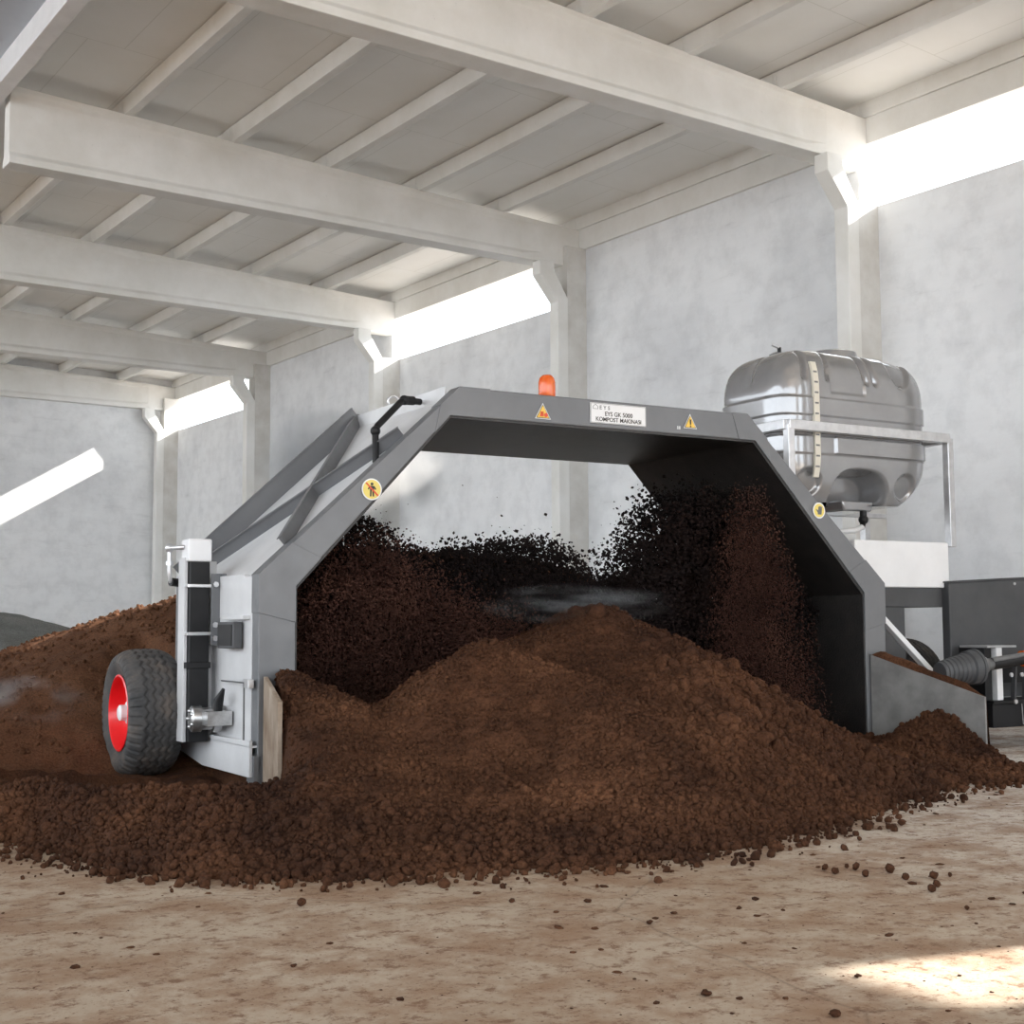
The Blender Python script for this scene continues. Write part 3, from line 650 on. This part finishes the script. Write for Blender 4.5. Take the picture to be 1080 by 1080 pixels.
def front_h(x, y):
    wob = .16 * fbm(x, y, 1.6, 4, 5)
    d = toe_dist(x, y, TOE) + wob
    h = .20 * (1 - np.exp(-np.clip(d, 0, 9) / .55))
    c = ridge(x, y, (2.50, -.45, 1.33), (3.2, 1.8, 1.28), .585, .47)
    c = smax(c, ridge(x, y, (1.33, -.85, 1.13), (1.75, -1.5, .86), .62, .46, .05), .05)
    lm = ridge(x, y, (.16, -.30, .86), (.45, .9, .80), .42, .36, .05)
    lm2 = ridge(x, y, (.3, -.9, .68), (1.0, -1.3, .5), .34, .30)
    # the left guide plate keeps the mound to its right
    px = .06 + .30 * np.clip(y, -1.3, .0) + .02
    lm = np.where(x < px, np.minimum(lm, .07 + .16 * np.clip((-y - 1.0), 0, 1)), lm); lm = np.where((x < .03) & (y > 0), -.3, lm)
    lm2 = np.where((x < px) & (y > -1.0), np.minimum(lm2, .05), lm2)
    rm = ridge(x, y, (5.95, -.66, .43), (5.4, -.75, .30), .62, .42, .06)
    qx = 5.80 - .30 * np.clip(y, -1.05, 0)
    rm = np.where(x > qx + .05, np.minimum(rm, .15), rm)
    h = smax(h, c); h = smax(h, lm, .05); h = smax(h, lm2); h = smax(h, rm, .05)
    h = smax(h, ridge(x, y, (-1.35, -.5, .30), (-.75, -1.75, .27), .3), .05)
    h = smax(h, ridge(x, y, (-2.2, .9, .42), (-1.3, .6, .30), .3), .05)
    # hollow below the end wall and round the wheel
    hol = np.exp(-((x + .12) / .42) ** 4) * np.exp(-((y - .35) / .95) ** 4); h = np.where(x < px, h * (1 - .95 * hol), h)
    h = np.where((x > .3) & (x < .4), h, h)
    xl = np.where(y > -1.0, px, -.20 + .36 * (y + 1.0))
    cap = .05 + .115 * np.clip(.55 - y, 0, 9) + (.62 + 14 * np.clip(1 + (y + 1.0) / .45, 0, 1) ** 2) * np.clip(x - xl, 0, 9) + .5 * np.clip(-1.3 - x, 0, 9)
    h = np.where(y < 1.2, np.minimum(h, cap), h)
    h = np.minimum(h, np.clip(d, 0, 99) * .75)
    h = h + np.clip(d * 2, 0, 1) * (.075 * fbm(x, y, 1.7, 5, 21) + .045 * np.abs(fbm(x, y, 4, 4, 9)) + .012 * fbm(x, y, 22, 2, 40))
    return np.where(d > 0, np.maximum(h, .002), -.03)
ICO_V = np.array([(-1, 1.618, 0), (1, 1.618, 0), (-1, -1.618, 0), (1, -1.618, 0), (0, -1, 1.618), (0, 1, 1.618), (0, -1, -1.618), (0, 1, -1.618), (1.618, 0, -1), (1.618, 0, 1), (-1.618, 0, -1), (-1.618, 0, 1)]) / 1.902
ICO_F = np.array([(0, 11, 5), (0, 5, 1), (0, 1, 7), (0, 7, 10), (0, 10, 11), (1, 5, 9), (5, 11, 4), (11, 10, 2), (10, 7, 6), (7, 1, 8), (3, 9, 4), (3, 4, 2), (3, 2, 6), (3, 6, 8), (3, 8, 9), (4, 9, 5), (2, 4, 11), (6, 2, 10), (8, 6, 7), (9, 8, 1)])
def ico2():
    v = [tuple(a) for a in ICO_V]; cache = {}; f = []
    def mid(a, b):
        k = (min(a, b), max(a, b))
        if k not in cache:
            m_ = (np.array(v[a]) + np.array(v[b])); m_ /= np.linalg.norm(m_); v.append(tuple(m_)); cache[k] = len(v) - 1
        return cache[k]
    for a, b, c in ICO_F:
        ab, bc_, ca = mid(a, b), mid(b, c), mid(c, a); f += [(a, ab, ca), (b, bc_, ab), (c, ca, bc_), (ab, bc_, ca)]
    return np.array(v), np.array(f)
I2V, I2F = ico2()
OV = np.array([(1, 0, 0), (-1, 0, 0), (0, 1, 0), (0, -1, 0), (0, 0, 1), (0, 0, -1)], float); OF = np.array([(0, 2, 4), (2, 1, 4), (1, 3, 4), (3, 0, 4), (2, 0, 5), (1, 2, 5), (3, 1, 5), (0, 3, 5)])
def clods(P, S, fine=False, jit=.28, stretch=None):
    """arrays for a swarm of irregular lumps at P with radius S"""
    bv, bf = (OV, OF) if fine == 'o' else (I2V, I2F) if fine else (ICO_V, ICO_F)
    n, m = len(P), len(bv)
    q = RNG.normal(size=(n, 4)); q /= np.linalg.norm(q, axis=1)[:, None]; w_, x_, y_, z_ = q.T
    Rm = np.stack([np.stack([1-2*(y_*y_+z_*z_), 2*(x_*y_-z_*w_), 2*(x_*z_+y_*w_)], -1), np.stack([2*(x_*y_+z_*w_), 1-2*(x_*x_+z_*z_), 2*(y_*z_-x_*w_)], -1), np.stack([2*(x_*z_-y_*w_), 2*(y_*z_+x_*w_), 1-2*(x_*x_+y_*y_)], -1)], 1)
    r = 1 + RNG.uniform(-jit, jit, (n, m, 1)); sq = RNG.uniform(.65, 1.15, (n, 1, 3))
    V = np.einsum('nij,nmj->nmi', Rm, bv[None] * r * sq) * S[:, None, None]
    if stretch is not None: V = V * stretch
    V = V + P[:, None, :]
    F = bf[None] + (np.arange(n) * m)[:, None, None]
    return V.reshape(-1, 3), F.reshape(-1, 3)
def join(parts):
    Vs, Fs, k = [], [], 0
    for V, F in parts:
        if F.shape[1] == 4: F = np.concatenate([F[:, [0, 1, 2]], F[:, [0, 2, 3]]])
        Vs.append(V); Fs.append(F + k); k += len(V)
    return np.concatenate(Vs), np.concatenate(Fs)
def grid(fn, x0, x1, y0, y1, st, drop=None):
    xs = np.arange(x0, x1, st); ys = np.arange(y0, y1, st); X, Y = np.meshgrid(xs, ys); Z = fn(X, Y)
    nx = len(xs); i = np.arange(len(ys) - 1)[:, None]; j = np.arange(nx - 1)[None, :]; a = i * nx + j
    F = np.stack([a, a + 1, a + nx + 1, a + nx], -1).reshape(-1, 4); V = np.stack([X, Y, Z], -1).reshape(-1, 3)
    keep = (V[F, 2] > -.025).any(1); F = F[keep]
    used = np.unique(F); mp = -np.ones(len(V), int); mp[used] = np.arange(len(used)); return V[used], mp[F]
def placed(o): o.location = MO; o.rotation_euler = (0, 0, MR); return o

gv, gf = grid(front_h, -4.9, 6.9, -3.6, 1.95, .022)
def scatter(n, fn, x0, x1, y0, y1, smin, smax_, pw=2.2, lift=.3, dens=None):
    x = RNG.uniform(x0, x1, n); y = RNG.uniform(y0, y1, n); z = fn(x, y); k = z > .004
    if dens is not None: k &= RNG.random(n) < dens(x, y)
    x, y, z = x[k], y[k], z[k]; s = smin + (smax_ - smin) * RNG.random(len(x)) ** pw
    return np.stack([x, y, z + s * lift], -1), s
parts = [(gv, gf)]
P, S = scatter(60000, front_h, -3.0, 6.6, -3.5, .6, .006, .019, 1.8, .5); parts.append(clods(P, S))
td = lambda x, y: np.clip(1.15 - (toe_dist(x, y, TOE)) / 1.5, .08, 1)
P, S = scatter(17000, front_h, -2.6, 6.2, -3.5, .2, .009, .034, 2.8, .35, td); parts.append(clods(P, S, True, .14))
tz = lambda x, y: np.clip((.95 - toe_dist(x, y, TOE)) / .35, 0, 1) * np.clip(.6 + 1.6 * fbm(x, y, .8, 3, 77), .08, 1)
P, S = scatter(14000, front_h, -2.6, 6.2, -3.5, -.2, .011, .029, 1.5, .55, tz); parts.append(clods(P, S, True, .10))
P, S = scatter(320, front_h, 2.2, 4.8, -2.4, -.4, .02, .065, 1.6, .05); parts.append(clods(P, S, True, .22))
def strip(t, w):
    bx, by, zt = 5.80 + .30 * t, -.01 - 1.02 * t, .93 - .355 * t
    top = zt + .055 * np.clip(np.minimum(t * 12, (1 - t) * 6), 0, 1) * (1 - .25 * t) * np.clip((w + .03) / .05, 0, 1) + .02 * fbm(bx * 1.0 + w, by + w, 9, 3, 66)
    return bx + w * .96 * (1 - .85 * t * t), by + w * .29 * (1 - .85 * t * t), np.where(w < -.012, zt - .004, np.maximum(top - 1.2 * np.clip(w - .08, 0, 9), .02))
tg, wg = np.meshgrid(np.linspace(0, 1, 90), np.linspace(-.018, .75, 60)); sx_, sy_, sz_ = strip(tg, wg)
i_ = np.arange(59)[:, None]; j_ = np.arange(89)[None, :]; a_ = i_ * 90 + j_
parts.append((np.stack([sx_, sy_, sz_], -1).reshape(-1, 3), np.stack([a_, a_ + 1, a_ + 91, a_ + 90], -1).reshape(-1, 4)))
# crumbs that rolled out in front of the toe
n = 2600; k = RNG.integers(0, 15, n); tt = RNG.random(n); T_ = np.array(TOE)
bp = T_[k] + (T_[k + 1] - T_[k]) * tt[:, None]; off = np.abs(RNG.normal(0, .17, n)) - .05
nrm2 = np.stack([(T_[k + 1] - T_[k])[:, 1], -(T_[k + 1] - T_[k])[:, 0]], -1); nrm2 /= np.linalg.norm(nrm2, axis=1)[:, None]
s = .006 + .024 * RNG.random(n) ** 2.5
parts.append(clods(np.stack([bp[:, 0] + nrm2[:, 0] * off, bp[:, 1] + nrm2[:, 1] * off, s * .6], -1), s, True, .16))
V, F = join(parts)
tag(placed(npmesh('compost_heap', V, F, M['compost'])), 'dark brown crumbly compost heap spilling out in front of the machine arch', 'compost', kind='stuff')

# windrow still to be turned, behind the machine
def back_h(x, y):
    h = ridge(x, y, (3.25, 2.2, 1.86), (2.55, 4.05, 2.0), .36, .55, .55)
    h = np.where(x > 3.3, np.minimum(h, ridge(x, y, (3.3, 2.2, 1.86), (2.9, 4.05, 2.0), .52, .6, .45)), h)
    f1 = .30 + .62 * (y - 1.8); f2 = 1.88 - 1.3 * (2.15 - y); k = sstep(.0, .35, x)
    h = np.minimum(h, f1 * (1 - k) + f2 * k)
    h = h + .06 * fbm(x, y, 1.3, 5, 61) + .03 * fbm(x, y, 8, 4, 71)
    return np.where(h > .0, h, -.03)
bv_, bf_ = grid(back_h, -4.5, 8.2, .9, 9.5, .035)
P, S = scatter(9000, back_h, -4, 6, 1.7, 6, .008, .03, 2.5)
# keep the pile out of the liner and behind the wheel
V, F = join([(bv_, bf_), clods(P, S)])
tag(placed(npmesh('compost_windrow', V, F, M['windrow'])), 'lighter brown windrow of unturned compost behind the machine, at left', 'compost', kind='stuff')
def far_h(x, y):
    h = ridge(x, y, (-.2, 12.2, 1.50), (.5, 12.4, 1.44), .34, .34, .4) + .10 * fbm(x, y, 1.1, 5, 81)
    return np.where(h > 0, h, -.03)
V, F = grid(far_h, -6, 8, 7, 18, .05)
tag(placed(npmesh('compost_heap', V, F, M['grey_heap'])), 'greyish heap far back at the left edge, below the sunlit wall', 'compost', kind='stuff')

# compost thrown through the air inside the tunnel
def swarm(n, box, keep, smin, smax_, pw=1.6, **kw):
    (x0, x1), (y0, y1), (z0, z1) = box
    P = np.stack([RNG.uniform(x0, x1, n), RNG.uniform(y0, y1, n), RNG.uniform(z0, z1, n)], -1)
    k = RNG.random(n) < keep(P[:, 0], P[:, 1], P[:, 2]); P = P[k]
    return clods(P, smin + (smax_ - smin) * RNG.random(len(P)) ** pw, 'o', **kw)
def contour(pts):
    xs, zs = zip(*pts); return lambda x: np.interp(x, xs, zs)
ta = contour([(.3, 1.40), (.55, 1.75), (.85, 1.98), (1.1, 2.06), (1.3, 1.96), (1.55, 1.76), (1.85, 1.62), (2.3, 1.45), (2.9, 1.15)])
def inliner(x, z):   # inside the tunnel on the left and right slopes
    zl = 1.45 + (np.clip(x, .28, 9) - .28) * 1.03 - .05; zr = 1.43 + (5.74 - x) * 1.05 - .05
    return (x > .29) & (x < 5.72) & (z < np.minimum(zl, zr)) & (z < 2.76)
def keepA(x, y, z):
    t = ta(x) - .20 + .12 * fbm(x, y * 2, 3, 4, 91); d = t - z
    return np.where(inliner(x, z), np.clip(np.where(d > 0, .3 + d * 3, .30 * np.exp(d / .06)), 0, 1), 0)
A = swarm(120000, ((.28, 2.9), (.10, .8), (.45, 2.2)), keepA, .004, .014, 2.0)
tag(placed(npmesh('flying_compost', A[0], A[1], M['spray'], True)), 'dark brown cloud of thrown compost inside the left side of the arch', 'compost', kind='stuff')
te = contour([(.3, 1.42), (.6, 1.80), (.95, 2.04), (1.2, 2.10), (1.42, 2.0), (1.62, 1.86), (1.95, 1.84), (2.15, 1.88), (2.45, 1.93), (2.85, 1.96), (3.15, 1.88), (3.35, 1.70), (3.6, 1.50), (4.0, 1.62), (4.4, 1.7), (5.7, 1.6)])
def keepE(x, y, z):
    t = te(x - .12 * (y - .8)) + .10 * fbm(x, y * 2, 4, 4, 92); d = t - z
    return np.where(inliner(x, z), np.clip(np.where(d > 0, .45 + d * 9, .22 * np.exp(d / .03)), 0, 1), 0)
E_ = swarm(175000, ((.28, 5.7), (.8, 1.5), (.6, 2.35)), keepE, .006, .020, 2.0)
tag(placed(npmesh('flying_compost', E_[0], E_[1], M['backlit_wet'], True)), 'black bank of flying compost across the back of the arch', 'compost', kind='stuff')
# right: black splatter behind, brown falling spray in front
tb_ = contour([(3.2, 1.2), (3.45, 1.5), (3.7, 1.75), (3.95, 2.05), (4.2, 2.28), (4.6, 2.45), (5.7, 2.5)])
def keepB(x, y, z):
    t = tb_(x) + .22 * fbm(x, z, 2.5, 4, 95); d = t - z
    hole = np.clip(.55 + 3.2 * fbm(x, z, 4, 3, 99) + (x - 3.75) * 1.3, .0, 1)
    return np.where(inliner(x, z), np.clip(np.where(d > 0, .18 + d * 2.2, .18 * np.exp(d / .06)), 0, 1) * hole, 0)
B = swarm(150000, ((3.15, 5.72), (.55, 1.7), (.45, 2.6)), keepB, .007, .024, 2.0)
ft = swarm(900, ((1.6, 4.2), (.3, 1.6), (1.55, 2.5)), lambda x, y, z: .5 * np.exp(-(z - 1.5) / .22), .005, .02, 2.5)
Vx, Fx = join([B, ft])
tag(placed(npmesh('flying_compost', Vx, Fx, M['backlit_wet'], True)), 'black compost splatter flying along the right inner side of the arch', 'compost', kind='stuff')
cl = contour([(.3, 3.9), (.6, 4.03), (1.2, 4.17), (1.7, 4.30), (2.1, 4.42), (2.45, 4.55)])
crr = contour([(.3, 5.5), (.6, 5.42), (1.2, 5.25), (1.7, 5.05), (2.1, 4.86), (2.45, 4.66)])
def keepD(x, y, z):
    a, b = cl(z), crr(z); c = (a + b) / 2; w = (b - a) / 2; e = np.abs(x - c) / w
    return np.where(inliner(x, z), np.clip(1.25 - e ** 2 * 1.1, 0, 1) * np.where(z > 2.42, .2, 1) * np.clip(.75 + .9 * fbm(x * 3, z * .8, 2.2, 4, 33), .1, 1), 0)
Dm = swarm(90000, ((3.8, 5.6), (.05, .45), (.3, 2.5)), keepD, .0035, .0105, 1.8, stretch=np.array([1, 1, 1.35]))
tag(placed(npmesh('flying_compost', Dm[0], Dm[1], M['spray'], True)), 'brown cone of compost falling inside the right side of the arch', 'compost', kind='stuff')

# loose clods lying on the floor in front of the heap
LOOSE = [(2.503, 6.989, .0293), (2.971, 6.781, .0223), (3.098, 5.95, .0204), (3.36, 5.909, .0254), (2.699, 5.446, .0184), (3.474, 4.971, .0124), (4.376, 5.909, .0201),
         (5.15, 4.696, .0185), (5.112, 4.597, .0228), (5.275, 4.668, .0163), (5.271, 4.605, .0208), (5.17, 4.46, .0248), (5.342, 4.456, .0229), (5.262, 4.3, .0223), (5.388, 4.236, .0201),
         (5.226, 4.094, .0195), (5.117, 4.036, .0191), (5.488, 4.222, .0135), (4.916, 3.701, .0119), (6.637, 5.44, .0226), (5.108, 5.319, .0199), (4.742, 5.134, .0142),
         (3.738, 4.774, .0144), (3.669, 4.284, .0191), (3.695, 3.232, .0145), (3.268, 2.956, .0232), (3.123, 3.37, .0185), (2.205, 4.506, .0134)]
for k, (x, y, s) in enumerate(LOOSE):
    flat = k >= 22
    V, F = clods(np.zeros((1, 3)), np.array([s]), True, .16 if not flat else .3)
    V = V * (1, 1, .5 if flat else .92); V[:, 2] -= V[:, 2].min()
    o = npmesh('compost_clod', V, F, M['compost']); o.location = (x, y, 0)
    if flat: tag(o, 'flat brown crumb of compost lying alone on the open foreground floor', 'clod', 'stray crumbs on the foreground floor')
    elif k < 7: tag(o, 'round brown compost clod just in front of the heap toe at left', 'clod', 'clods in front of the left heap toe')
    else: tag(o, 'brown compost clod in the loose trail on the floor, right of the heap', 'clod', 'clods trailing on the floor at right')
n = 1500
X = RNG.uniform(-.5, 9.5, n); Y = RNG.uniform(2.2, 9, n); k = (fbm(X, Y, .9, 3, 55) > -.02) | (RNG.random(n) < .25); X, Y = X[k], Y[k]
s = .003 + .015 * RNG.random(len(X)) ** 4
V, F = clods(np.stack([X, Y, s * .2], -1), s, False, .3, np.array([1.4, 1.4, .5]))
tag(npmesh('floor_crumbs', V, F, M['compost']), 'fine brown compost crumbs strewn over the pale floor', 'crumbs', kind='stuff')

# ------------------------------------------------------------------ steam
def steam(name, c, r, dens, label, seed, col=(.9, .9, .9)):
    m = bpy.data.materials.new(name); m.use_nodes = True; nt = m.node_tree; nt.nodes.clear()
    out = nt.nodes.new('ShaderNodeOutputMaterial'); vp = nt.nodes.new('ShaderNodeVolumePrincipled'); L(m, vp.outputs[0], out.inputs['Volume'])
    vp.inputs['Color'].default_value = (*col, 1); vp.inputs['Anisotropy'].default_value = .1
    t = nt.nodes.new('ShaderNodeTexCoord')
    ln = nt.nodes.new('ShaderNodeVectorMath'); ln.operation = 'LENGTH'; L(m, t.outputs['Object'], ln.inputs[0])
    fo = nt.nodes.new('ShaderNodeMapRange'); fo.inputs[1].default_value = 1; fo.inputs[2].default_value = .15; fo.inputs[3].default_value = 0; fo.inputs[4].default_value = 1
    L(m, ln.outputs['Value'], fo.inputs[0])
    ad = nt.nodes.new('ShaderNodeVectorMath'); ad.operation = 'ADD'; ad.inputs[1].default_value = (seed, seed * 2, 0); L(m, t.outputs['Object'], ad.inputs[0])
    nn = nt.nodes.new('ShaderNodeTexNoise'); nn.inputs['Scale'].default_value = 1.7; nn.inputs['Detail'].default_value = 4; L(m, ad.outputs[0], nn.inputs['Vector'])
    mr_ = nt.nodes.new('ShaderNodeMapRange'); mr_.inputs[1].default_value = .42; mr_.inputs[2].default_value = .75; mr_.inputs[3].default_value = 0; mr_.inputs[4].default_value = dens; L(m, nn.outputs['Fac'], mr_.inputs[0])
    mu = nt.nodes.new('ShaderNodeMath'); mu.operation = 'MULTIPLY'; L(m, fo.outputs[0], mu.inputs[0]); L(m, mr_.outputs[0], mu.inputs[1]); L(m, mu.outputs[0], vp.inputs['Density'])
    o = MB().ball((0, 0, 0), 1., 24, 14).build('steam', m, smooth=180)
    o.scale = r; a = Matrix.Rotation(MR, 3, 'Z') @ Vector(c); o.location = Vector(MO) + a; o.rotation_euler = (0, 0, MR)
    return tag(o, label, 'steam', kind='stuff')
steam('steam_left', (-1.02, 2.5, .52), (.55, .6, .34), 4.5, 'whitish steam drifting low behind the left wheel', 3)
steam('steam_mid', (2.45, -.35, 1.36), (.95, .45, .17), 2.0, 'thin grey steam over the crest of the central heap', 8)
steam('steam_back', (2.9, 5.0, 2.9), (1.2, .8, .85), 9., 'white steam cloud seen through the arch against the wall', 15)

# ------------------------------------------------------------------ light, world, camera
wd = bpy.data.worlds.new('sky'); bpy.context.scene.world = wd; wd.use_nodes = True
bg = wd.node_tree.nodes['Background']; bg.inputs['Color'].default_value = (.88, .94, 1., 1); bg.inputs['Strength'].default_value = 3.0
sl_ = bpy.data.lights.new('sun', 'SUN'); sl_.energy = 14; sl_.angle = math.radians(.6); sl_.color = (1., .95, .88)
so_ = bpy.data.objects.new('sun', sl_); C.objects.link(so_)
so_.rotation_euler = Vector((-1, .25, -.6)).to_track_quat('-Z', 'Y').to_euler(); so_.location = (30, -6, 25)
cd = bpy.data.cameras.new('camera'); cam = bpy.data.objects.new('camera', cd); C.objects.link(cam)
R_ = Vector((.8189985, -.5737677, -.0056608)); U_ = Vector((-.0430420, -.0712701, .9965280)); F_ = Vector((.5721790, .8159113, .0830662))
cam.matrix_world = Matrix(((R_.x, U_.x, -F_.x, 0), (R_.y, U_.y, -F_.y, 0), (R_.z, U_.z, -F_.z, 1.2), (0, 0, 0, 1)))
cd.sensor_width = 36; cd.lens = 36 * 1440.785 / 1080; cd.clip_end = 300
sc_ = bpy.context.scene; sc_.camera = cam
vs_ = sc_.view_settings; vs_.view_transform = 'Standard'; vs_.look = 'None'; vs_.gamma = 1; vs_.exposure = 0.42; vs_.use_curve_mapping = False
